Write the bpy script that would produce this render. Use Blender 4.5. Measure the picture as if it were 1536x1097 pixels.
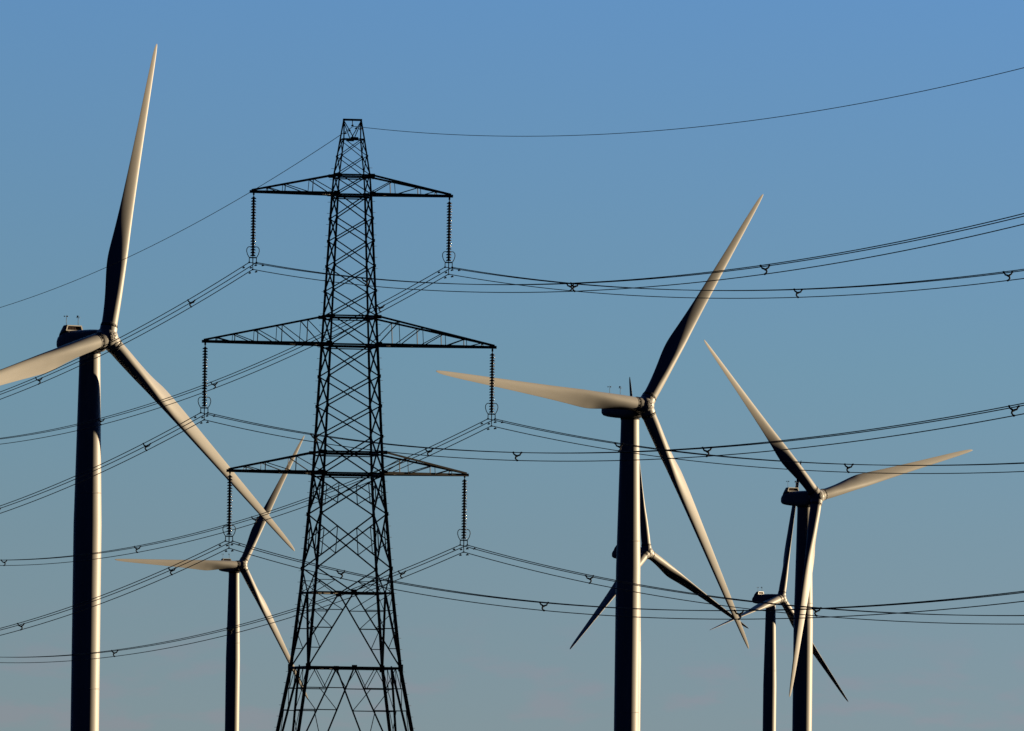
import bpy, math, random
from mathutils import Vector, Matrix
random.seed(7)
R = math.radians
S = bpy.context.scene
COL = S.collection
for o in list(bpy.data.objects):
    bpy.data.objects.remove(o)

# ------------------------------------------------------------------ camera
CAM_H = 1.7
cam_d = bpy.data.cameras.new('camera')
cam = bpy.data.objects.new('camera', cam_d)
COL.objects.link(cam)
cam_d.sensor_width = 36.0
cam_d.lens = 18331.5 / 1536 * 36.0          # long telephoto
cam_d.clip_start = 1.0
cam_d.clip_end = 60000.0
PITCH, ROLL = R(2.1603), R(0.72)
f_ = Vector((0, math.cos(PITCH), math.sin(PITCH)))
u0 = Vector((0, -math.sin(PITCH), math.cos(PITCH)))
r0 = Vector((1, 0, 0))
r_ = math.cos(ROLL) * r0 + math.sin(ROLL) * u0
u_ = -math.sin(ROLL) * r0 + math.cos(ROLL) * u0
M3 = Matrix((r_, u_, -f_)).transposed()
cam.matrix_world = Matrix.Translation((0, 0, CAM_H)) @ M3.to_4x4()
S.camera = cam

# ------------------------------------------------------------------ light
SUN_AZ = R(22.5)      # from +x (right of picture) towards +y (away from camera)
SUN_EL = R(5.6)
sun_dir = Vector((math.cos(SUN_AZ) * math.cos(SUN_EL), math.sin(SUN_AZ) * math.cos(SUN_EL), math.sin(SUN_EL)))
sd = bpy.data.lights.new('sun', 'SUN')
sd.energy = 5.0
sd.angle = R(0.53)
sd.color = (1.0, 0.765, 0.48)
sun = bpy.data.objects.new('sun', sd)
COL.objects.link(sun)
sun.rotation_euler = sun_dir.to_track_quat('Z', 'Y').to_euler()
sun.location = (0, 0, 500)

SKY_K, SKY_O = 3.0, 0.35
TINT = [(0.09, (1.34, 1.12, 0.91)), (0.30, (1.24, 1.22, 1.08)), (0.47, (1.15, 1.33, 1.27)), (0.85, (1.01, 1.41, 1.78))]
TGAIN = 0.875
OFF_VIEW_DIM = 0.02
W = bpy.data.worlds.new('World')
S.world = W
W.use_nodes = True
nt = W.node_tree
nt.nodes.clear()
def N(t, **k):
    n = nt.nodes.new(t)
    for a, b in k.items():
        setattr(n, a, b)
    return n
sky = N('ShaderNodeTexSky', sky_type='NISHITA', sun_disc=False)
sky.sun_elevation = SUN_EL
sky.sun_rotation = math.pi / 2 - SUN_AZ
sky.altitude = 0
sky.air_density = 1.0
sky.dust_density = 0.6
sky.ozone_density = 1.5
# The clear evening air of the photograph is deep blue almost down to the horizon: look the sky up a little
# higher than the view direction, tint it, and dim it away from the view to darken shaded sides.
tc = N('ShaderNodeTexCoord')
sep = N('ShaderNodeSeparateXYZ'); nt.links.new(tc.outputs['Generated'], sep.inputs[0])
def MA(op, a, b=None, clamp=False):
    n = N('ShaderNodeMath', operation=op); n.use_clamp = clamp
    for i, q in enumerate((a, b)):
        if q is None: continue
        if isinstance(q, (int, float)): n.inputs[i].default_value = q
        else: nt.links.new(q, n.inputs[i])
    return n.outputs[0]
zz = MA('ADD', MA('MULTIPLY', sep.outputs['Z'], SKY_K), SKY_O)
cmb = N('ShaderNodeCombineXYZ')
nt.links.new(sep.outputs['X'], cmb.inputs[0]); nt.links.new(sep.outputs['Y'], cmb.inputs[1]); nt.links.new(zz, cmb.inputs[2])
nrm = N('ShaderNodeVectorMath', operation='NORMALIZE'); nt.links.new(cmb.outputs[0], nrm.inputs[0])
nt.links.new(nrm.outputs[0], sky.inputs[0])
rp = N('ShaderNodeValToRGB')
nt.links.new(MA('MULTIPLY', sep.outputs['Z'], 1 / 0.08, True), rp.inputs['Fac'])
els = rp.color_ramp.elements
els[0].position, els[0].color = TINT[0][0], (*TINT[0][1], 1)
els[1].position, els[1].color = TINT[-1][0], (*TINT[-1][1], 1)
for p_, c_ in TINT[1:-1]:
    e = els.new(p_); e.color = (*c_, 1)
def MIX(mode, fac, a, b):
    n = N('ShaderNodeMix', data_type='RGBA', blend_type=mode)
    for i, q in ((0, fac), (6, a), (7, b)):
        if hasattr(q, 'is_output'): nt.links.new(q, n.inputs[i])
        else: n.inputs[i].default_value = q if i == 0 else (*q, 1)
    return n.outputs[2]
c1 = MIX('MULTIPLY', 1.0, sky.outputs[0], rp.outputs[0])
c1 = MIX('MULTIPLY', 1.0, c1, (TGAIN,) * 3)
# the sky deepens to the right
ax = N('ShaderNodeMapRange'); ax.inputs[1].default_value = -0.06; ax.inputs[2].default_value = 0.08; nt.links.new(sep.outputs['X'], ax.inputs[0])
c1 = MIX('MULTIPLY', ax.outputs[0], c1, (1.0, 1.02, 1.08))
# a few faint far evening clouds low on the horizon
mp = N('ShaderNodeMapping'); mp.inputs['Scale'].default_value = (1, 1, 3.2); nt.links.new(tc.outputs['Generated'], mp.inputs['Vector'])
nz = N('ShaderNodeTexNoise'); nz.inputs['Scale'].default_value = 130; nz.inputs['Detail'].default_value = 5; nt.links.new(mp.outputs[0], nz.inputs['Vector'])
cr = N('ShaderNodeMapRange'); cr.inputs[1].default_value = 0.48; cr.inputs[2].default_value = 0.66; cr.interpolation_type = 'SMOOTHSTEP'; nt.links.new(nz.outputs['Fac'], cr.inputs[0])
lo = N('ShaderNodeMapRange'); lo.inputs[1].default_value = 0.019; lo.inputs[2].default_value = 0.011; lo.interpolation_type = 'SMOOTHSTEP'; nt.links.new(sep.outputs['Z'], lo.inputs[0])
c1 = MIX('MULTIPLY', MA('MULTIPLY', MA('MULTIPLY', cr.outputs[0], lo.outputs[0]), 1.0), c1, (1.13, 0.97, 0.985))
# added sky dimming: full only around the view, so shaded sides go near black
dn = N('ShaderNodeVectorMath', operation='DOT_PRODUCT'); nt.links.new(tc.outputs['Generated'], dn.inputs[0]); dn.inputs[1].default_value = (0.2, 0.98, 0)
df = N('ShaderNodeMapRange'); df.interpolation_type = 'SMOOTHSTEP'; df.inputs[1].default_value = 0.3; df.inputs[2].default_value = 0.93; df.inputs[3].default_value = OFF_VIEW_DIM; df.inputs[4].default_value = 1.0
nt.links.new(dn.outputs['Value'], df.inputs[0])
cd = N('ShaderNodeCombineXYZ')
for i, tq in enumerate((0.6, 0.9, 2.0)):     # the dimmed part is bluer, to tint the shaded sides navy
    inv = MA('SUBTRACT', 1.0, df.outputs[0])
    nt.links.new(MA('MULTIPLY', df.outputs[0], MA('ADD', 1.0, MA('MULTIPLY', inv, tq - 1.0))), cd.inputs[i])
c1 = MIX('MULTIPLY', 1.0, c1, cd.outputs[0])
bg = N('ShaderNodeBackground')
bg.inputs['Strength'].default_value = 0.15
out = N('ShaderNodeOutputWorld')
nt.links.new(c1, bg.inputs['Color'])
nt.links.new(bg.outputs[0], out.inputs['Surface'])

S.view_settings.view_transform = 'Standard'
S.view_settings.look = 'None'
S.view_settings.exposure = 0.46
S.view_settings.gamma = 1.0
S.cycles.diffuse_bounces = 0       # hard, contrasty evening light: direct sun and sky only
S.render.resolution_x = 1024
S.render.resolution_y = 731

# ------------------------------------------------------------------ materials
def mat(name, col, rough=0.6, metal=0.0, spec=0.3, noise=0.0, nscale=1.0, stretch=(1, 1, 1), col2=None, bump=0.0):
    m = bpy.data.materials.new(name)
    m.use_nodes = True
    t = m.node_tree
    b = t.nodes['Principled BSDF']
    b.inputs['Base Color'].default_value = (*col, 1)
    b.inputs['Roughness'].default_value = rough
    b.inputs['Metallic'].default_value = metal
    b.inputs['Specular IOR Level'].default_value = spec
    if noise > 0:
        tc = t.nodes.new('ShaderNodeTexCoord')
        mp = t.nodes.new('ShaderNodeMapping')
        mp.inputs['Scale'].default_value = stretch
        nz = t.nodes.new('ShaderNodeTexNoise')
        nz.inputs['Scale'].default_value = nscale
        nz.inputs['Detail'].default_value = 6
        nz.inputs['Roughness'].default_value = 0.62
        rp = t.nodes.new('ShaderNodeValToRGB')
        c2 = col2 or tuple(c * (1 - noise) for c in col)
        rp.color_ramp.elements[0].position = 0.32
        rp.color_ramp.elements[0].color = (*c2, 1)
        rp.color_ramp.elements[1].position = 0.62
        rp.color_ramp.elements[1].color = (*col, 1)
        t.links.new(tc.outputs['Object'], mp.inputs['Vector'])
        t.links.new(mp.outputs[0], nz.inputs['Vector'])
        t.links.new(nz.outputs['Fac'], rp.inputs['Fac'])
        t.links.new(rp.outputs[0], b.inputs['Base Color'])
        if bump:
            bp = t.nodes.new('ShaderNodeBump')
            bp.inputs['Strength'].default_value = bump
            t.links.new(nz.outputs['Fac'], bp.inputs['Height'])
            t.links.new(bp.outputs[0], b.inputs['Normal'])
    return m

M_TOWER = mat('tower_paint', (0.56, 0.56, 0.545), 0.48, spec=0.42, noise=0.18, nscale=1.1, stretch=(1, 1, 0.06))
M_BLADE = mat('blade_gelcoat', (0.56, 0.56, 0.545), 0.48, spec=0.38, noise=0.14, nscale=0.5, stretch=(1, 1, 0.15))
M_NAC = mat('nacelle_fibreglass', (0.56, 0.56, 0.545), 0.42, spec=0.4, noise=0.14, nscale=0.8)
M_SEAM = mat('dark_rubber_seal', (0.02, 0.02, 0.022), 0.8, noise=0.3, nscale=3)
M_RAD = mat('radiator_rust_brown', (0.10, 0.045, 0.03), 0.8, noise=0.5, nscale=5)
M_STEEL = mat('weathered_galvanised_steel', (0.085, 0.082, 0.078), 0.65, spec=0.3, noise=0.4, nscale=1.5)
M_WIRE = mat('aged_aluminium_wire', (0.02, 0.02, 0.021), 0.8, spec=0.1, noise=0.3, nscale=4)
M_FIT = mat('dark_line_fitting', (0.02, 0.02, 0.021), 0.7, spec=0.2, noise=0.3, nscale=6)
M_DISC = mat('glazed_porcelain', (0.05, 0.04, 0.036), 0.16, spec=0.8, noise=0.3, nscale=6)
M_MAST = mat('sensor_mast_grey', (0.25, 0.25, 0.26), 0.6, metal=0.3, noise=0.2, nscale=5)
M_GROUND = mat('dark_ploughed_soil', (0.020, 0.022, 0.017), 1.0, spec=0.0, noise=0.6, nscale=0.02, col2=(0.026, 0.022, 0.016))
M_CONC = mat('concrete', (0.3, 0.29, 0.27), 0.9, noise=0.3, nscale=2)

# ------------------------------------------------------------------ mesh helpers
class MB:
    def __init__(s):
        s.v = []; s.f = []; s.m = []; s.sm = []
    def add(s, vs, fs, mi=0, smooth=False):
        b = len(s.v)
        s.v += [tuple(v) for v in vs]
        for f in fs:
            s.f.append([b + i for i in f]); s.m.append(mi); s.sm.append(smooth)
    def loft(s, rings, cap0=True, cap1=True, mi=0, smooth=True):
        n = len(rings[0]); vs = [p for r in rings for p in r]; fs = []
        for i in range(len(rings) - 1):
            for j in range(n):
                k = (j + 1) % n
                fs.append((i * n + j, i * n + k, (i + 1) * n + k, (i + 1) * n + j))
        if cap0: fs.append(tuple(reversed(range(n))))
        if cap1: fs.append(tuple((len(rings) - 1) * n + j for j in range(n)))
        s.add(vs, fs, mi, smooth)
    def tube(s, pts, rad, n=6, mi=0, smooth=True, up=None):
        pts = [Vector(p) for p in pts]
        rads = rad if isinstance(rad, (list, tuple)) else [rad] * len(pts)
        rings = []
        ref = up or Vector((0, 0, 1))
        for i, p in enumerate(pts):
            a = pts[max(i - 1, 0)]; b = pts[min(i + 1, len(pts) - 1)]
            d = (b - a).normalized()
            x = d.cross(ref)
            if x.length < 1e-3: x = d.cross(Vector((1, 0, 0)))
            x.normalize(); y = d.cross(x).normalized()
            rings.append([p + (x * math.cos(t) + y * math.sin(t)) * rads[i] for t in [2 * math.pi * k / n for k in range(n)]])
        s.loft(rings, mi=mi, smooth=smooth)
    def angle(s, p, q, w, t=None, ref=None, mi=0):
        """steel L-angle bar from p to q, leg width w"""
        p = Vector(p); q = Vector(q); d = (q - p)
        if d.length < 1e-6: return
        d.normalize(); t = t or w * 0.16
        ref = Vector(ref) if ref else Vector((0, 0, 1))
        x = ref - d * ref.dot(d)
        if x.length < 1e-2:
            x = Vector((1, 0.2, 0)); x = x - d * x.dot(d)
        x.normalize(); y = d.cross(x).normalized()
        o = -0.35 * w
        prof = [(0, 0), (w, 0), (w, t), (t, t), (t, w), (0, w)]
        r0 = [p + x * (a + o) + y * (b + o) for a, b in prof]
        r1 = [q + x * (a + o) + y * (b + o) for a, b in prof]
        s.loft([r0, r1], mi=mi, smooth=False)
    def box(s, c, sx, sy, sz, rz=0.0, mi=0, frame=None):
        c = Vector(c); vs = []
        if frame is None:
            X = Vector((math.cos(rz), math.sin(rz), 0)); Y = Vector((-math.sin(rz), math.cos(rz), 0)); Z = Vector((0, 0, 1))
        else: X, Y, Z = frame
        for k in (-.5, .5):
            for i, j in ((-.5, -.5), (.5, -.5), (.5, .5), (-.5, .5)):
                vs.append(c + X * i * sx + Y * j * sy + Z * k * sz)
        s.add(vs, [(3, 2, 1, 0), (4, 5, 6, 7), (0, 1, 5, 4), (1, 2, 6, 5), (2, 3, 7, 6), (3, 0, 4, 7)], mi, False)
    def lathe(s, prof, n=32, mi=0, smooth=True, o=(0, 0, 0), X=None, Y=None, Z=None, caps=True):
        """profile = (radius, height) revolved about Z through o"""
        o = Vector(o); X = X or Vector((1, 0, 0)); Y = Y or Vector((0, 1, 0)); Z = Z or Vector((0, 0, 1))
        rings = [[o + Z * h + (X * math.cos(t) + Y * math.sin(t)) * r for t in [2 * math.pi * k / n for k in range(n)]] for r, h in prof]
        s.loft(rings, cap0=caps, cap1=caps, mi=mi, smooth=smooth)
    def build(s, name, mats, parent=None, autosmooth=None):
        me = bpy.data.meshes.new(name)
        me.from_pydata(s.v, [], s.f)
        mats = mats if isinstance(mats, (list, tuple)) else [mats]
        for m in mats: me.materials.append(m)
        me.polygons.foreach_set('material_index', s.m)
        me.polygons.foreach_set('use_smooth', s.sm)
        me.update()
        if autosmooth:
            try: me.set_sharp_from_angle(angle=R(autosmooth))
            except Exception: pass
        o = bpy.data.objects.new(name, me)
        COL.objects.link(o)
        if parent: o.parent = parent
        return o

def tag(o, label=None, cat=None, group=None, kind=None):
    if label: o['label'] = label
    if cat: o['category'] = cat
    if group: o['group'] = group
    if kind: o['kind'] = kind
    return o
def empty(name, loc, rz=0.0):
    o = bpy.data.objects.new(name, None)
    o.empty_display_size = 2
    COL.objects.link(o); o.location = loc; o.rotation_euler = (0, 0, rz)
    return o
def lerp(tab, x):
    if x <= tab[0][0]: return tab[0][1]
    for (a, b), (c, d) in zip(tab, tab[1:]):
        if x <= c: return b + (d - b) * (x - a) / (c - a)
    return tab[-1][1]
def smooth_lerp(tab, x):
    """Catmull-Rom through the table"""
    n = len(tab)
    if x <= tab[0][0]: return tab[0][1]
    if x >= tab[-1][0]: return tab[-1][1]
    for i in range(n - 1):
        if x <= tab[i + 1][0]: break
    x0, y0 = tab[i]; x1, y1 = tab[i + 1]
    h = x1 - x0; t = (x - x0) / h
    def sl(j):
        if j <= 0: return (tab[1][1] - tab[0][1]) / (tab[1][0] - tab[0][0])
        if j >= n - 1: return (tab[-1][1] - tab[-2][1]) / (tab[-1][0] - tab[-2][0])
        return (tab[j + 1][1] - tab[j - 1][1]) / (tab[j + 1][0] - tab[j - 1][0])
    m0, m1 = sl(i) * h, sl(i + 1) * h
    return (2*t**3 - 3*t*t + 1)*y0 + (t**3 - 2*t*t + t)*m0 + (-2*t**3 + 3*t*t)*y1 + (t**3 - t*t)*m1

# ------------------------------------------------------------------ ground
g = MB()
NR, NA = 40, 64
rr = [0] + [20 * (14000 / 20) ** (i / (NR - 1)) for i in range(NR)]
vs = [(0, 0, 0)]; fs = []
for i in range(1, NR + 1):
    for j in range(NA):
        a = 2 * math.pi * j / NA
        vs.append((rr[i] * math.cos(a), rr[i] * math.sin(a), 0))
for j in range(NA): fs.append((0, 1 + j, 1 + (j + 1) % NA))
for i in range(NR - 1):
    for j in range(NA):
        a = 1 + i * NA + j; b = 1 + i * NA + (j + 1) % NA
        fs.append((a, a + NA, b + NA, b))
g.add(vs, fs)
tag(g.build('ground', M_GROUND), kind='structure')

# ------------------------------------------------------------------ wind turbines
CH = [(0.9, 2.32), (2.5, 2.32), (4, 2.38), (6, 2.52), (8, 2.72), (10, 2.94), (12, 3.06), (13.5, 3.0), (16, 2.75), (20, 2.38), (25, 2.0), (30, 1.66), (36, 1.28), (40, 1.0), (43, 0.72), (44.3, 0.48), (44.85, 0.25), (45, 0.08)]
TH = [(0.9, 1.0), (2.5, 1.0), (4, 0.96), (6, 0.84), (8, 0.70), (10, 0.54), (12, 0.42), (14, 0.34), (18, 0.25), (25, 0.21), (45, 0.16)]
TW = [(0.9, 22), (5, 22), (10, 20), (13, 13), (17, 6.5), (22, 2.5), (30, -1.5), (45, -5.5)]
def section(w, n=72):
    """closed unit section: x along chord (-0.5..), y thickness; w=0 circle, w=1 aerofoil (LE at +x)"""
    pts = []
    for k in range(n):
        t = 2 * math.pi * k / n
        cx, cy = math.cos(t), math.sin(t)
        x = (1 - cx) / 2        # 0 at LE
        yt = 5 * (0.2969 * math.sqrt(max(x, 0)) - 0.126 * x - 0.3516 * x * x + 0.2843 * x ** 3 - 0.1036 * x ** 4)
        ya = (yt + 0.03 * x * math.sqrt(max(0.0, 1 - x ** 8))) * (1 if cy >= 0 else -1)
        ax = 0.33 - x           # pitch axis at a third of the chord
        pts.append(((1 - w) * (cx / 2) + w * ax, (1 - w) * cy / 2 + w * ya * 1.0))
    return pts
def blade_mesh(pitch):
    """local: +Z = span, +X = leading edge direction (rotation), +Y = upwind"""
    m = MB(); rings = []
    rs = [2.05] + [2.2 + 0.25 * i for i in range(160)] + [42, 43, 43.6, 44.1, 44.5, 44.75, 44.92, 45.0]
    rs = sorted(set(rs) | {44.9, 44.97})
    for r in rs:
        c = smooth_lerp(CH, r); th = smooth_lerp(TH, r); be = R(smooth_lerp(TW, r) + pitch)
        w = min(max((r - 2.5) / 10.0, 0), 1); w = w * w * (3 - 2 * w)
        ring = []
        for x, y in section(w):
            X = x * c; Y = y * c * th
            ring.append((X * math.cos(be) - Y * math.sin(be), X * math.sin(be) + Y * math.cos(be), r))
        rings.append(ring)
    m.loft(rings)
    me = m.build('blade', M_BLADE)
    return me
_blades = {}
def get_blade(pitch):
    if pitch not in _blades:
        o = blade_mesh(pitch); me = o.data
        bpy.data.objects.remove(o)
        s = MB()
        s.lathe([(1.20, 2.0), (1.20, 2.14), (1.17, 2.17), (1.17, 2.19)], n=40, caps=True)
        ring = s.build('root_flange', M_BLADE, autosmooth=40)
        d = MB()
        for zz, w_ in ((2.42, 0.05),):
            d.lathe([(1.118, zz), (1.118, zz + w_)], n=40, caps=False)
        rm = ring.data; bpy.data.objects.remove(ring)
        _blades[pitch] = (me, rm)
    return _blades[pitch]

def turbine(loc, yaw, ang, tilt, cone, pitch, label, tower_shift=0.0):
    """loc = fitted rotor point relative to the camera; yaw from 'towards camera' to the right"""
    H = Vector(loc) + Vector((0, 0, CAM_H))
    yaw, ang, tilt, cone = R(yaw), R(ang), R(tilt), R(cone)
    a = Vector((math.sin(yaw) * math.cos(tilt), -math.cos(yaw) * math.cos(tilt), math.sin(tilt)))
    h = Vector((math.cos(yaw), math.sin(yaw), 0))
    v = h.cross(a); v = v if v.z > 0 else -v
    Hc = H - a * 0.85
    fwd = Vector((math.sin(yaw), -math.cos(yaw), 0))
    base = Vector((Hc.x, Hc.y, 0)) - fwd * 3.98
    root = empty('wind_turbine', base)
    tag(root, label, 'wind turbine', 'white three-bladed wind turbines of the wind farm')
    L = lambda p: Vector(p) - base
    zt = Hc.z - 2.25
    # tower
    m = MB()
    prof = [(2.1, 0.0), (2.1, 6), (2.06, zt - 25), (1.96, zt - 20.5), (1.55, zt - 1.0), (1.55, zt - 0.05)]
    full = []
    for (r1, z1), (r2, z2) in zip(prof, prof[1:]):
        k = max(1, int((z2 - z1) / 5))
        for i in range(k):
            t = i / k; full.append((r1 + (r2 - r1) * t, z1 + (z2 - z1) * t))
    full.append(prof[-1])
    m.lathe(full, n=72)
    tw = m.build('tower', M_TOWER, root, autosmooth=30)
    for zz, rr_ in ((zt - 20.5, 1.963), (zt * 0.30, 2.082)):
        fl = MB(); fl.lathe([(rr_ + 0.012, zz - 0.07), (rr_ + 0.012, zz + 0.07)], n=72, caps=True)
        fl.build('flange_ring', M_TOWER, tw)
    dm = MB()   # entrance door facing the camera side
    dm.box((0.35, -2.12, 2.9), 0.9, 0.12, 2.1); dm.build('door', M_NAC, tw)
    yr = MB(); yr.lathe([(1.62, zt - 0.05), (1.62, zt + 0.18)], n=64); yr.build('yaw_ring', M_SEAM, root)
    # nacelle: local frame rear = -fwd
    B = -fwd; Wd = h; U = Vector((0, 0, 1)); O = L(Hc)
    # d, half width, bottom, top (relative to hub axis height)
    st = [(1.2, 1.2, -1.5, 1.02), (1.5, 1.4, -1.8, 1.17), (2.1, 1.55, -2.02, 1.22), (3.2, 1.65, -2.15, 1.25), (5.0, 1.68, -2.12, 1.22), (7.0, 1.68, -1.98, 1.18),
          (8.0, 1.66, -1.88, 1.16), (9.0, 1.62, -1.78, 0.95), (9.8, 1.52, -1.62, 0.45), (10.1, 1.40, -1.40, 0.0), (10.25, 1.15, -1.1, -0.4)]
    m = MB(); rings = []
    for d, hw, bo, to in st:
        ring = []; cz = (bo + to) / 2; hh = (to - bo) / 2
        for k in range(40):
            t = 2 * math.pi * (k + .5) / 40; e = 0.48
            x = math.copysign(abs(math.cos(t)) ** e, math.cos(t)) * hw
            z = math.copysign(abs(math.sin(t)) ** e, math.sin(t)) * hh + cz
            ring.append(O + B * d + Wd * x + U * z)
        rings.append(ring)
    m.loft(rings)
    nac = m.build('nacelle', M_NAC, root, autosmooth=35)
    # cooler hood standing across the rear roof
    m = MB()
    def rng(d, hwb, hwt, bo, to):
        pts = [(-hwb, bo), (hwb, bo), (hwb, bo + 0.15), (hwt, to - 0.12), (hwt - 0.2, to), (-hwt + 0.2, to), (-hwt, to - 0.12), (-hwb, bo + 0.15)]
        return [O + B * d + Wd * x + U * z for x, z in pts]
    m.loft([rng(7.95, 1.62, 1.5, 1.05, 1.98), rng(8.5, 1.6, 1.45, 0.95, 1.98), rng(9.35, 1.5, 1.3, 0.5, 1.15), rng(9.95, 1.2, 1.1, -0.3, 0.1)], smooth=False)
    hood = m.build('cooler_hood', M_NAC, nac)
    # front frame of the hood
    m = MB(); fr = (Wd, B, U)
    m.box(O + B * 7.8 + U * 1.92, 2.75, 0.34, 0.14, frame=fr)
    m.box(O + B * 7.8 + U * 1.21, 3.2, 0.34, 0.14, frame=fr)
    for sgn in (-1, 1):
        m.loft([[O + B * (7.8 + dd) + Wd * sgn * (1.5 + ww) + U * 1.28 for dd, ww in ((-.17, -.12), (.17, -.12), (.17, .1), (-.17, .1))],
                [O + B * (7.8 + dd) + Wd * sgn * (1.3 + ww) + U * 1.86 for dd, ww in ((-.17, -.12), (.17, -.12), (.17, .1), (-.17, .1))]], smooth=False)
    m.build('hood_frame', M_NAC, nac)
    m = MB(); m.box(O + B * 7.93 + U * 1.56, 2.5, 0.03, 0.58, frame=fr)
    for k in range(9):
        m.box(O + B * 7.9 + Wd * (-1.12 + .28 * k) + U * 1.56, 0.05, 0.06, 0.56, frame=fr)
    m.build('radiator', M_RAD, nac)
    for i, sx in enumerate((-1.28, 0.95)):
        m = MB(); b0 = O + B * 8.0 + Wd * sx + U * 1.95
        m.tube([b0, b0 + U * 1.15], 0.035, 8)
        m.tube([b0 + U * 1.15, b0 + U * 1.5], 0.03, 6)
        ms = m.build('sensor_mast', M_MAST, nac)
        m = MB()
        if i == 0:
            for k in range(3):
                t = k * 2.094 + .5
                e_ = b0 + U * 1.32 + (Wd * math.cos(t) + B * math.sin(t)) * 0.3
                m.tube([b0 + U * 1.32, e_], 0.018, 5)
                m.lathe([(0.02, -.09), (0.09, -.05), (0.1, 0.06), (0.02, .08)], n=10, o=e_)
            m.build('anemometer_cups', M_MAST, ms)
        else:
            m.box(b0 + U * 1.38 + B * .18, 0.03, 0.3, 0.26, frame=fr)
            m.tube([b0 + U * 1.38 - B * .3, b0 + U * 1.38 + B * .2], 0.02, 5)
            m.lathe([(0.3, 1.16), (0.32, 1.16), (0.32, 1.2), (0.3, 1.2)], n=18, o=b0, caps=False)
            m.build('wind_vane', M_MAST, ms)
    # hub, revolved about the tilted axis
    m = MB()
    m.lathe([(1.15, -1.3), (1.42, -1.15), (1.55, -0.7), (1.6, 0.0), (1.5, 0.6), (1.28, 1.0), (1.0, 1.25), (0.74, 1.36), (0.70, 1.32)], n=48, o=O, X=h, Y=v, Z=a)
    hub = m.build('hub', M_NAC, root, autosmooth=35)
    m = MB(); m.lathe([(0.74, 1.30), (0.735, 1.37), (0.69, 1.38), (0.69, 1.30)], n=40, o=O, X=h, Y=v, Z=a, caps=False)
    m.build('nose_seal', M_SEAM, hub)
    m = MB(); m.lathe([(0.66, 1.28), (0.66, 1.42), (0.55, 1.48), (0.3, 1.5), (0.28, 1.46), (0.22, 1.46), (0.2, 1.52), (0.02, 1.53)], n=40, o=O, X=h, Y=v, Z=a)
    nose = m.build('nose_cap', M_NAC, hub, autosmooth=30)
    for k in range(6):
        t = k * math.pi / 3 + ang
        m = MB(); c_ = O + a * 1.49 + (h * math.cos(t) + v * math.sin(t)) * 0.43
        m.lathe([(0.085, -.03), (0.085, .03)], n=12, o=c_, X=h, Y=v, Z=a)
        m.build('lifting_lug', M_SEAM, hub)
    # rear gap seal between hub and nacelle
    m = MB(); m.lathe([(1.1, -1.55), (1.1, -1.25)], n=40, o=O, X=h, Y=v, Z=a); m.build('shaft_seal', M_SEAM, hub)
    me, rm = get_blade(pitch)
    for i in range(3):
        t = ang + i * 2 * math.pi / 3
        tip = H + 45.0 * (math.cos(cone) * (math.sin(t) * h + math.cos(t) * v) + math.sin(cone) * a)
        bd = (tip - Hc); Lb = bd.length; bd.normalize()
        tg = (math.cos(t) * h - math.sin(t) * v); tg = (tg - bd * tg.dot(bd)).normalized()   # clockwise motion = leading side
        up = bd.cross(tg)
        if up.dot(a) < 0: up = -up
        M = Matrix((tg, up, bd)).transposed().to_4x4()
        M = M @ Matrix.Diagonal((1, 1, Lb / 45.0, 1))
        b = bpy.data.objects.new('blade', me); COL.objects.link(b); b.parent = root
        try: b.cycles.shadow_terminator_geometry_offset = 0.3; b.cycles.shadow_terminator_offset = 0.1
        except Exception: pass
        b.matrix_local = Matrix.Translation(O) @ M
        rf = bpy.data.objects.new('root_flange', rm); COL.objects.link(rf); rf.parent = b
        # collar of the hub
        X = tg; Y = up
        m = MB(); m.lathe([(1.3, 0.7), (1.28, 1.5), (1.24, 1.62), (1.24, 1.9), (1.17, 1.93), (1.17, 1.9)], n=44, o=O, X=X, Y=Y, Z=bd)
        cl = m.build('blade_collar', M_NAC, hub, autosmooth=30)
        m = MB()
        m.lathe([(1.27, 1.62), (1.27, 1.76)], n=44, o=O, X=X, Y=Y, Z=bd)
        m.lathe([(1.20, 1.9), (1.20, 2.0)], n=44, o=O, X=X, Y=Y, Z=bd)
        for k in range(14):
            q = 2 * math.pi * k / 14
            c_ = O + bd * 1.81 + (X * math.cos(q) + Y * math.sin(q)) * 1.245
            m.box(c_, 0.05, 0.2, 0.12, frame=((X * math.cos(q) + Y * math.sin(q)), (-X * math.sin(q) + Y * math.cos(q)), bd))
        m.build('collar_seal', M_SEAM, hub)
    return root

turbine((-58.88, 1790.55, 70.99), 40.87, 13.26, 4.87, 1.08, 0, 'largest wind turbine, far left of the pylon, one blade cut off by the left edge')
turbine((22.89, 2053.19, 71.10), 37.02, 35.37, 4.97, 1.06, 0, 'big wind turbine right of the pylon, long blade pointing left at the insulators')
turbine((-77.80, 3572.96, 75.46), 35.46, 30.79, 3.89, -0.26, 0, 'distant wind turbine between the largest turbine and the pylon, one blade pointing left')
turbine((35.75, 3125.81, 70.73), 52.81, 114.91, 5.35, 0.26, 108, 'distant wind turbine with dark blades, its own tower hidden behind the tall central turbine tower')
turbine((65.84, 2601.01, 71.15), 39.83, 75.88, 5.33, 1.33, 0, 'wind turbine at the right with one pale blade pointing right and one hanging down')
turbine((85.63, 3812.80, 72.39), 54.57, 15.63, 4.44, 1.54, 98, 'far low wind turbine just left of the right-hand tower, a thin edge-on blade pointing left')

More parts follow.
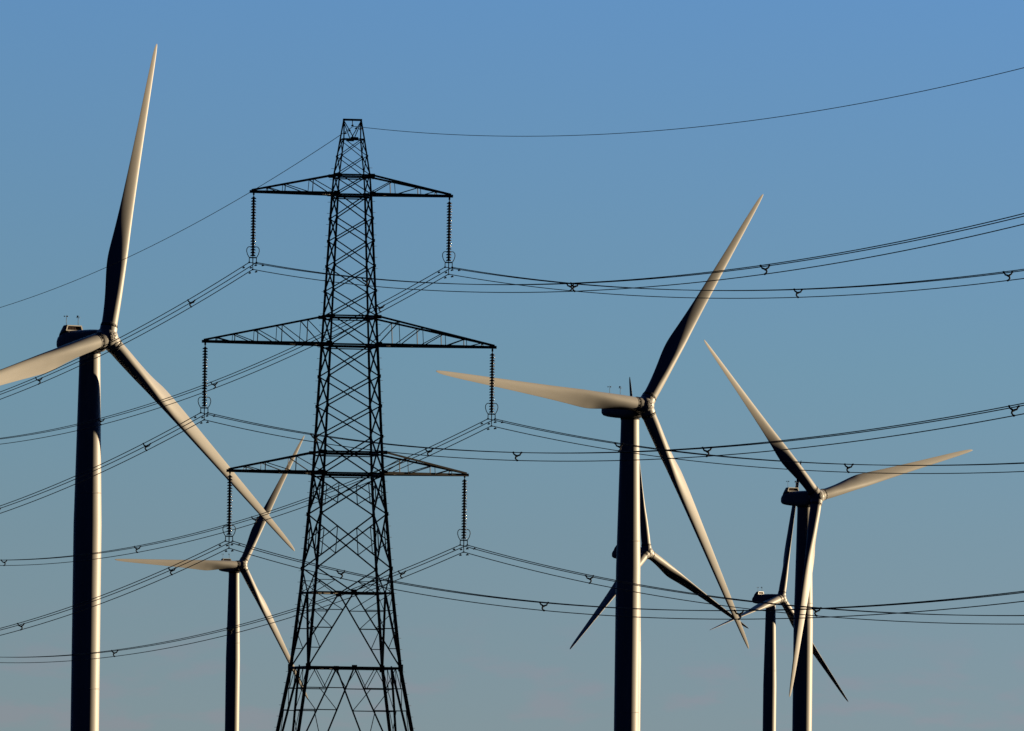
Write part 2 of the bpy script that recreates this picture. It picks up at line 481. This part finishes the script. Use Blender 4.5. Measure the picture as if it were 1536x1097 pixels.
# ------------------------------------------------------------------ pylon
PX, PY, PHI = -11.63, 872.93, R(11.95)
pyl = empty('electricity_pylon', (PX, PY, 0), PHI)
tag(pyl, 'tall dark steel lattice pylon with three pairs of cross arms carrying the power lines', 'pylon')
UW = [(0.0, 11.0), (12.88, 6.70), (18.2, 5.65), (26.76, 4.29), (46.72, 2.41), (48.11, 2.21), (50.65, 1.50), (52.07, 1.24)]
VW = UW[:-1] + [(52.07, 0.22)]
def zpx(y):      # picture row at the pylon axis -> height
    tab = [(180, 52.07), (263, 48.11), (293, 46.67), (477, 37.89), (518, 35.94), (679, 28.26), (711, 26.74), (890, 18.21), (1002, 12.88), (1097, 8.35)]
    return lerp(tab, y)
def P(su, sv, z):
    return Vector((su * lerp(UW, z) / 2, sv * lerp(VW, z) / 2, z))
# legs
for su in (-1, 1):
    for sv in (-1, 1):
        m = MB()
        ks = [0.0, 12.88, 18.2, 26.76, 35.94, 46.72, 48.11, 50.65, 52.07]
        ws = [0.23, 0.21, 0.19, 0.17, 0.145, 0.11, 0.095, 0.09]
        for z0, z1, w in zip(ks, ks[1:], ws):
            m.angle(P(su, sv, z0), P(su, sv, z1), w, t=w * .3, ref=(-su, 0, 0) if su * sv < 0 else (0, -sv, 0))
        if su * sv < 0:      # climbing step bolts on two opposite legs
            z = 3.0; k = 0
            while z < 49:
                p = P(su, sv, z)
                dvec = Vector((su, 0, 0)) if k % 2 == 0 else Vector((0, sv, 0))
                m.tube([p, p + dvec * 0.26], 0.014, 5)
                z += 0.4; k += 1
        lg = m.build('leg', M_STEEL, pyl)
        m = MB()
        m.loft([[Vector((su * 5.5 + a, sv * 5.5 + b, -0.1)) for a, b in ((-.6, -.6), (.6, -.6), (.6, .6), (-.6, .6))],
                [Vector((su * 5.5 + a, sv * 5.5 + b, 0.35)) for a, b in ((-.45, -.45), (.45, -.45), (.45, .45), (-.45, .45))]], smooth=False)
        m.build('footing', M_CONC, lg)
FACES = [((-1, -1), (1, -1), (0, -1, 0)), ((1, -1), (1, 1), (1, 0, 0)), ((1, 1), (-1, 1), (0, 1, 0)), ((-1, 1), (-1, -1), (-1, 0, 0))]
def plate(m, c, n, w, hgt):
    n = Vector(n); X = Vector((-n.y, n.x, 0)); m.box(c, w, 0.03, hgt, frame=(X, n, Vector((0, 0, 1))))
def X_panel(y0, y1, w, sub=0.0, name='cross_brace'):
    z0, z1 = zpx(y0), zpx(y1)
    for A, B, n in FACES:
        m = MB(); a0, a1 = P(*A, z0), P(*A, z1); b0, b1 = P(*B, z0), P(*B, z1)
        nn = Vector(n)
        m.angle(a0 + nn * .03, b1 + nn * .03, w, ref=n); m.angle(b0 - nn * .05, a1 - nn * .05, w, ref=n)
        for q in (a0, b0): plate(m, q + nn * 0.06, n, w * 2.6, w * 2.6)
        if sub:
            # crossing point of the two diagonals
            wa = (b0 - a0).length; wb = (b1 - a1).length; t = wa / (wa + wb)
            c = a0.lerp(b1, t)
            for P0, P1, Q0 in ((a0, b1, a0), (b1, a0, b1), (b0, a1, b0), (a1, b0, a1)):
                mid = P0.lerp(c, 0.5)
                leg0, leg1 = (a0, a1) if (P0 - a0).length < 1e-6 or (P0 - a1).length < 1e-6 else (b0, b1)
                # short struts from the middle of each half diagonal to the leg, and the V between them
                tt = (mid.z - leg0.z) / (leg1.z - leg0.z)
                m.angle(mid, leg0.lerp(leg1, 0.5), sub, ref=n)
            for Lg in ((a0, a1), (b0, b1)):
                q0 = Lg[0].lerp(c, .5); q1 = Lg[1].lerp(c, .5)
                m.angle(q0, q1, sub, ref=n)
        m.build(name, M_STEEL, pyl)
# peak
X_panel(234.6, 209, 0.055); X_panel(263, 234.6, 0.06)
X_panel(292, 263, 0.075)
for y1, y0 in ((292, 328), (328, 361.5), (361.5, 399.4), (399.4, 436.7), (436.7, 474.4)):
    X_panel(y0, y1, 0.085)
X_panel(518, 474.4, 0.09)
for y1, y0 in ((518, 565), (565, 609.6), (609.6, 655.5)):
    X_panel(y0, y1, 0.095)
X_panel(711, 655.5, 0.10)
X_panel(771.5, 711, 0.105, 0.065)
X_panel(853, 771.5, 0.105, 0.065)
def ring_frame(y, w, name='horizontal_frame', dbl=False):
    z = zpx(y); m = MB()
    for A, B, n in FACES:
        nn = Vector(n)
        m.angle(P(*A, z), P(*B, z), w, ref=n, t=w * .35)
        if dbl: m.angle(P(*A, z - .22) - nn * .1, P(*B, z - .22) - nn * .1, w * .7, ref=n)
    m.build(name, M_STEEL, pyl)
for y, w, d in ((209, 0.07, False), (263, 0.11, True), (292.5, 0.12, True), (474.4, 0.11, True), (517.5, 0.12, True), (678.5, 0.12, True), (710.5, 0.12, True), (889.5, 0.12, False), (1002, 0.17, False)):
    ring_frame(y, w, dbl=d)
# top ridge bar and V bracing inside the peak
m = MB(); zt = 52.07
m.box((0, 0, zt), 1.36, 0.26, 0.14)
m.build('ridge_bar', M_STEEL, pyl)
zpf = zpx(209)
for sv in (-1, 1):
    m = MB()
    for su in (-1, 1):
        m.angle(P(su, sv, zt - .1), (0, sv * lerp(VW, zpf) / 2, zpf), 0.055, ref=(0, sv, 0))
    m.build('cross_brace', M_STEEL, pyl)
    m = MB(); m.box((0, sv * (lerp(VW, zpf) / 2 + .05), zpf), 0.56, 0.06, 0.22); m.build('identification_plate', M_STEEL, pyl)
# lower diaphragms: inverted V panels
def lower_faces():
    zA, zB, zC = zpx(853), zpx(889.5), zpx(1002)
    for A, B, n in FACES:
        nn = Vector(n); m = MB()
        mid = (P(*A, zB) + P(*B, zB)) / 2
        # diagonals from the legs at 853 to the middle of the horizontal
        for Lg in (A, B):
            m.angle(P(*Lg, zA), mid, 0.09, ref=n)
            q = P(*Lg, zA).lerp(mid, .5)
            qh = Vector((q.x, q.y, q.z)); pl = P(*Lg, q.z)
            m.angle(q, pl, 0.05, ref=n)
            m.angle(q, P(*Lg, zB).lerp(mid, .0), 0.05, ref=n)
            m.angle(pl, P(*Lg, zB).lerp(mid, .45), 0.05, ref=n)
        plate(m, mid, n, .42, .4)
        m.build('cross_brace', M_STEEL, pyl)
        m = MB()
        for Lg in (A, B):
            bot = P(*Lg, zC)
            m.angle(mid, bot, 0.17 if abs(n[0]) > .5 else 0.095, ref=n)
            prev = P(*Lg, zB)
            for i, y in enumerate((916, 943, 973)):
                z = zpx(y); t = (zB - z) / (zB - zC); dq = mid.lerp(bot, t); lq = P(*Lg, z)
                m.angle(dq, lq, 0.06 if i != 1 else .075, ref=n)
                m.angle(prev, dq, 0.05, ref=n)
                prev = lq
            plate(m, bot, n, .36, .5)
        m.build('cross_brace', M_STEEL, pyl)
        # leg extension below
        m = MB()
        midC = (P(*A, zC) + P(*B, zC)) / 2; z0 = 0.4
        plate(m, midC, n, .38, .34)
        for Lg in (A, B):
            bot = P(*Lg, z0); m.angle(midC, bot, 0.17 if abs(n[0]) > .5 else 0.10, ref=n)
            q4 = P(*Lg, zC).lerp(midC, .28)
            prev = P(*Lg, zC)
            zs = [zpx(1033), zpx(1066), 7.2, 4.4]
            for i, z in enumerate(zs):
                t = (zC - z) / (zC - z0); dq = midC.lerp(bot, t); lq = P(*Lg, z)
                m.angle(dq, lq, 0.07, ref=n)
                if i == 0:
                    m.angle(P(*Lg, zC).lerp(midC, .55), lq.lerp(dq, .45), .05, ref=n); m.angle(P(*Lg, zC).lerp(midC, .55), dq, .05, ref=n); m.angle(P(*Lg, zC).lerp(midC, .1), lq.lerp(dq, .45), .05, ref=n)
                else:
                    m.angle(prev.lerp(pd, .35), dq, 0.05, ref=n)
                prev = lq; pd = dq
        m.build('cross_brace', M_STEEL, pyl)
lower_faces()
# horizontal diaphragm crosses (inside plan bracing)
for y in (889.5, 1002):
    z = zpx(y) - .02; m = MB()
    mids = [(P(*A, z) + P(*B, z)) / 2 for A, B, n in FACES]
    for i in range(4): m.angle(mids[i], mids[(i + 1) % 4], .075)
    m.build('plan_brace', M_STEEL, pyl)

# cross arms
def arm(side, half, zl, zu, bays):
    m = MB(); tipu = half + 0.12
    tip = [Vector((side * tipu, s * 0.10, zl + 0.02)) for s in (-1, 1)]
    lo = [P(side, s, zl) for s in (-1, 1)]; up = [P(side, s, zu) for s in (-1, 1)]
    for i in range(2):
        s = (-1, 1)[i]
        m.angle(lo[i], tip[i], 0.19, t=.06, ref=(0, 0, 1)); m.angle(up[i], tip[i] + Vector((0, 0, .12)), 0.14, t=.045, ref=(0, 0, 1))
        prev = None
        for k, t in enumerate(bays):
            a = lo[i].lerp(tip[i], t); b = up[i].lerp(tip[i] + Vector((0, 0, .12)), t)
            m.angle(a, b, 0.05)
            tl = bays[k - 1] if k else 0.0
            a0 = lo[i].lerp(tip[i], tl)
            m.angle(a0 , b, 0.06)
    # plan lacing of the lower and upper faces
    ts = [0.0] + list(bays) + [0.97]
    for k in range(len(ts) - 1):
        j = k % 2
        m.angle(lo[j].lerp(tip[j], ts[k]), lo[1 - j].lerp(tip[1 - j], ts[k + 1]), 0.06)
        m.angle(lo[0].lerp(tip[0], ts[k + 1]), lo[1].lerp(tip[1], ts[k + 1]), 0.06)
        m.angle(lo[1-j].lerp(tip[1-j], ts[k]), lo[j].lerp(tip[j], ts[k + 1]), 0.05)
        if k < len(ts) - 2 and k % 2 == 0:
            T0 = up[0].lerp(tip[0], ts[k + 1]); T1 = up[1].lerp(tip[1], ts[k + 1]); m.angle(T0, T1, 0.05)
    for s in (0, 1):
        plate(m, lo[s] + Vector((side * .1, 0, .05)), (0, (-1, 1)[s], 0), .45, .3)
        plate(m, up[s] + Vector((side * .12, 0, -.05)), (0, (-1, 1)[s], 0), .5, .26)
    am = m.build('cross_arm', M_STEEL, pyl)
    m = MB(); m.box((side * half, 0, zl + .05), 0.5, 0.34, 0.2); m.build('end_plate', M_STEEL, am)
Z1l, Z1u, Z2l, Z2u, Z3l, Z3u = 46.72, 48.11, 35.95, 38.0, 26.76, 28.3
for s in (-1, 1):
    arm(s, 7.14, Z1l, Z1u, (0.30, 0.62, 0.82))
    arm(s, 10.465, Z2l, Z2u, (0.19, 0.39, 0.58, 0.76, 0.9))
    arm(s, 8.55, Z3l, Z3u, (0.30, 0.62, 0.82))
# earth wire hanger
m = MB(); m.tube([(0, 0, 52.0), (0, 0, 51.68)], 0.03, 6); m.box((0, 0, 51.66), .08, .5, .1); m.build('earth_wire_clamp', M_FIT, pyl)

# ------------------------------------------------------------------ conductors
FIT = {  # key: attach point (camera relative), aR, cR, aL, cL
 'TL': ((-18.5912, 871.4633, 39.5069), .0772, .2079, .0590, .1521),
 'TR': ((-4.6274, 874.4171, 39.4731), .0776, .2074, .0595, .1531),
 'ML': ((-21.8919, 870.7352, 28.7037), .0748, .1960, .0567, .1524),
 'MR': ((-1.4166, 875.0666, 28.6656), .0785, .2043, .0598, .1541),
 'BL': ((-20.0145, 871.1071, 19.5852), .0776, .1995, .0574, .1498),
 'BR': ((-3.2916, 874.6449, 19.5943), .0781, .2015, .0583, .1510),
 'E': ((-11.5551, 872.9805, 49.9197), .0774, .2113, .0601, .1561)}
NAMES = {'TL': 'top left', 'TR': 'top right', 'ML': 'middle left', 'MR': 'middle right', 'BL': 'bottom left', 'BR': 'bottom right'}
PHR, PHL = 0.208526, 0.179748
DR = Vector((math.sin(PHR), -math.cos(PHR), 0)); DL = Vector((-math.sin(PHL), math.cos(PHL), 0))
NRM = Vector((math.cos(PHR), math.sin(PHR), 0)); NLM = Vector((math.cos(PHL), math.sin(PHL), 0))
NAV = (NRM + NLM).normalized()
def wp(k, side, s, off=0.0, dz=0.0):
    at, aR, cR, aL, cL = FIT[k]
    if side == 'R': d, n, a, c = DR, NRM, aR, cR
    else: d, n, a, c = DL, NLM, aL, cL
    nn = NAV.lerp(n, min(1, s / 5))
    return Vector(at) + Vector((0, 0, CAM_H)) + d * s + nn * off + Vector((0, 0, -a * s + c * 1e-3 * s * s + dz))
def wire(k, off, dz, rad, label, name='power_line'):
    pts = [wp(k, 'L', s, off, dz) for s in [380 - 5 * i for i in range(75)] + [5, 2, .5]]
    pts += [wp(k, 'R', s, off, dz) for s in [.5, 2, 5] + [10 + 5 * i for i in range(72)]]
    o0 = wp(k, 'R', 0, off, dz)
    m = MB(); m.tube([p - o0 for p in pts], rad, 6)
    o = m.build(name, M_WIRE); o.location = o0
    tag(o, label, 'power line', 'conductor wires strung across the sky' if k != 'E' else None)
BUN = [(-0.26, 0.50, 'left upper'), (0.26, 0.50, 'right upper'), (0.0, 0.0, 'lowest')]
for k in NAMES:
    for off, dz, nm in BUN:
        wire(k, off, dz, 0.030, '%s of the three black wires carried by the %s insulator string' % (nm, NAMES[k]))
wire('E', 0, 0, 0.022, 'single thin wire running over the very top of the pylon')

# insulator strings
def make_string():
    root = empty('insulator_string', (0, 0, 0))
    m = MB(); m.tube([(0, 0, 5.56), (0, 0, 5.2)], 0.035, 6); m.box((0, 0, 5.42), 0.12, 0.08, 0.2)
    m.tube([(0, 0, 1.05), (0, 0, 0.85)], 0.03, 6); m.tube([(0, 0, 5.2), (0, 0, .95)], 0.075, 8)
    m.build('core_rod', M_FIT, root)
    dm = MB()
    dm.lathe([(0.05, 0.10), (0.085, 0.09), (0.09, 0.05), (0.14, 0.035), (0.185, 0.0), (0.195, -0.03), (0.185, -0.055), (0.14, -0.04), (0.11, -0.06), (0.05, -0.05)], n=20)
    first = dm.build('insulator_disc', M_DISC, root)
    for i in range(21):
        d = first if i == 0 else first.copy()
        if i: COL.objects.link(d); d.parent = root
        d.location = (0, 0, 5.09 - i * 0.2043)
    for s in (-1, 1):
        m = MB()
        pts = [(s * .22, 0, .82), (s * .30, 0, .9), (s * .40, 0, 1.08), (s * .46, 0, 1.3), (s * .44, 0, 1.48), (s * .34, 0, 1.60), (s * .2, 0, 1.62), (s * .1, 0, 1.55)]
        m.tube(pts, 0.028, 6, up=Vector((0, 1, 0))); m.build('arcing_horn', M_FIT, root)
    m = MB()
    m.box((0, 0, .84), .56, .05, .09); m.box((0, 0, .62), 0.06, 0.05, 0.36); m.box((-.26, 0, .68), .05, .05, .26); m.box((.26, 0, .68), .05, .05, .26)
    m.box((0, 0, .3), .05, .05, .45)
    m.build('yoke', M_FIT, root)
    for x, z in ((-.26, .5), (.26, .5), (0, 0)):
        m = MB(); m.tube([(x, -.24, z - .01), (x, -.1, z), (x, .1, z), (x, .24, z - .01)], [.035, .06, .06, .035], 8); m.build('wire_clamp', M_FIT, root)
    return root
def copy_tree(o, parent=None):
    c = o.copy(); COL.objects.link(c)
    if parent: c.parent = parent
    for ch in [q for q in COL.objects if q.parent == o]: copy_tree(ch, c)
    return c
proto = make_string()
ends = {'TL': 'the left end of the top cross arm', 'TR': 'the right end of the top cross arm', 'ML': 'the left end of the widest middle cross arm', 'MR': 'the right end of the widest middle cross arm', 'BL': 'the left end of the lowest cross arm', 'BR': 'the right end of the lowest cross arm'}
for i, k in enumerate(NAMES):
    o = proto if i == 0 else copy_tree(proto)
    at = Vector(FIT[k][0]) + Vector((0, 0, CAM_H))
    o.location = at; o.rotation_euler = (0, 0, math.atan2(NAV.y, NAV.x))
    tag(o, 'string of stacked insulator discs hanging from ' + ends[k], 'insulator', 'insulator strings hanging from the cross arm ends')

# spacers: local x = across, z = up, clamps at the three sub-conductors (relative to lowest)
def make_spacer():
    m = MB(); c = (0.03, 0, 0.27)
    m.lathe([(0.05, -.03), (0.07, 0), (0.05, .03)], n=12, o=c, X=Vector((1, 0, 0)), Y=Vector((0, 0, 1)), Z=Vector((0, 1, 0)))
    m.tube([(-.26, 0, .5), (-.2, 0, .42), (-.16, 0, .34), (-.05, 0, .31), (.03, 0, .27)], [.045, .048, .052, .056, .06], 6, up=Vector((0, 1, 0)))
    m.tube([(.26, 0, .5), (.22, 0, .40), (.15, 0, .35), (.08, 0, .31), (.03, 0, .27)], [.045, .048, .052, .056, .06], 6, up=Vector((0, 1, 0)))
    m.tube([(0, 0, 0), (.07, 0, .06), (.12, 0, .14), (.10, 0, .22), (.03, 0, .27)], [.045, .048, .052, .056, .06], 6, up=Vector((0, 1, 0)))
    o = m.build('line_spacer', M_FIT)
    cs = []
    for x, z in ((-.26, .5), (.26, .5), (0, 0)):
        q = MB(); q.tube([(x, -.08, z), (x, .08, z)], .058, 8); q.build('wire_clamp', M_FIT, o)
    return o
SPC = {'TLR': [41.3, 108.5, 160.9], 'TLL': [28.4, 107.8], 'TRR': [41.2, 109.0, 162.4], 'TRL': [28.7, 107.8, 169.6],
       'MLR': [41.3, 107.7, 161.0, 233.4], 'MLL': [27.2, 106.8], 'MRR': [42.4, 109.5], 'MRL': [25.8, 106.6, 169.6, 251.9],
       'BLR': [41.3, 107.3, 161.5], 'BLL': [26.6, 105.8], 'BRR': [42.3, 109.3], 'BRL': [25.8, 106.5, 169.1]}
ordw = ['nearest to', 'second from', 'third from', 'fourth from']
sp0 = make_spacer(); first = True
for kk, ss in SPC.items():
    k, side = kk[:2], kk[2]
    for i, s in enumerate(ss):
        o = sp0 if first else copy_tree(sp0)
        first = False
        o.location = wp(k, side, s)
        d, n = (DR, NRM) if side == 'R' else (DL, NLM)
        flip = (i % 2 == (1 if side == 'R' else 0))
        o.rotation_euler = (0, 0, math.atan2(n.y, n.x))
        o.scale = (-1, 1, 1) if flip else (1, 1, 1)
        tag(o, 'spacer on the %s string wires, %s the pylon, %s side' % (NAMES[k], ordw[i], 'right' if side == 'R' else 'left'), 'line spacer', 'spacers clamping the triple wires apart')
# vibration dampers
def make_damper():
    m = MB()      # local y along the wire
    m.box((0, 0, -.06), .035, .05, .14)
    m.tube([(0, -.2, -.12), (0, .2, -.12)], .012, 5)
    o = m.build('vibration_damper', M_FIT)
    for s in (-1, 1):
        q = MB(); q.tube([(0, s * .12, -.125), (0, s * .26, -.13), (0, s * .29, -.13)], [.05, .055, .03], 8); q.build('weight', M_FIT, o)
    return o
dp0 = make_damper(); first = True
for k in NAMES:
    for side in 'LR':
        for off, dz, nm in BUN:
            o = dp0 if first else copy_tree(dp0)
            first = False
            s = 2.5 if dz > 0 else 1.3
            d, n = (DR, NRM) if side == 'R' else (DL, NLM)
            o.location = wp(k, side, s, off, dz)
            o.rotation_euler = (0, 0, math.atan2(n.y, n.x))
            tag(o, 'tiny weighted damper under the %s wire just %s of the %s insulator string' % (nm, 'right' if side == 'R' else 'left', NAMES[k]), 'vibration damper', 'dampers hanging under the wires beside the clamps')
for side, s, nm in (('L', 1.7, 'just left of the top clamp'), ('L', 3.4, 'at the left leg of the pylon peak'), ('R', 1.0, 'just right of the top clamp'), ('R', 2.6, 'at the right leg of the pylon peak')):
    o = copy_tree(dp0); n = NRM if side == 'R' else NLM
    o.location = wp('E', side, s); o.rotation_euler = (0, 0, math.atan2(n.y, n.x))
    tag(o, 'tiny weighted damper on the single top wire, ' + nm, 'vibration damper', 'dampers hanging under the wires beside the clamps')
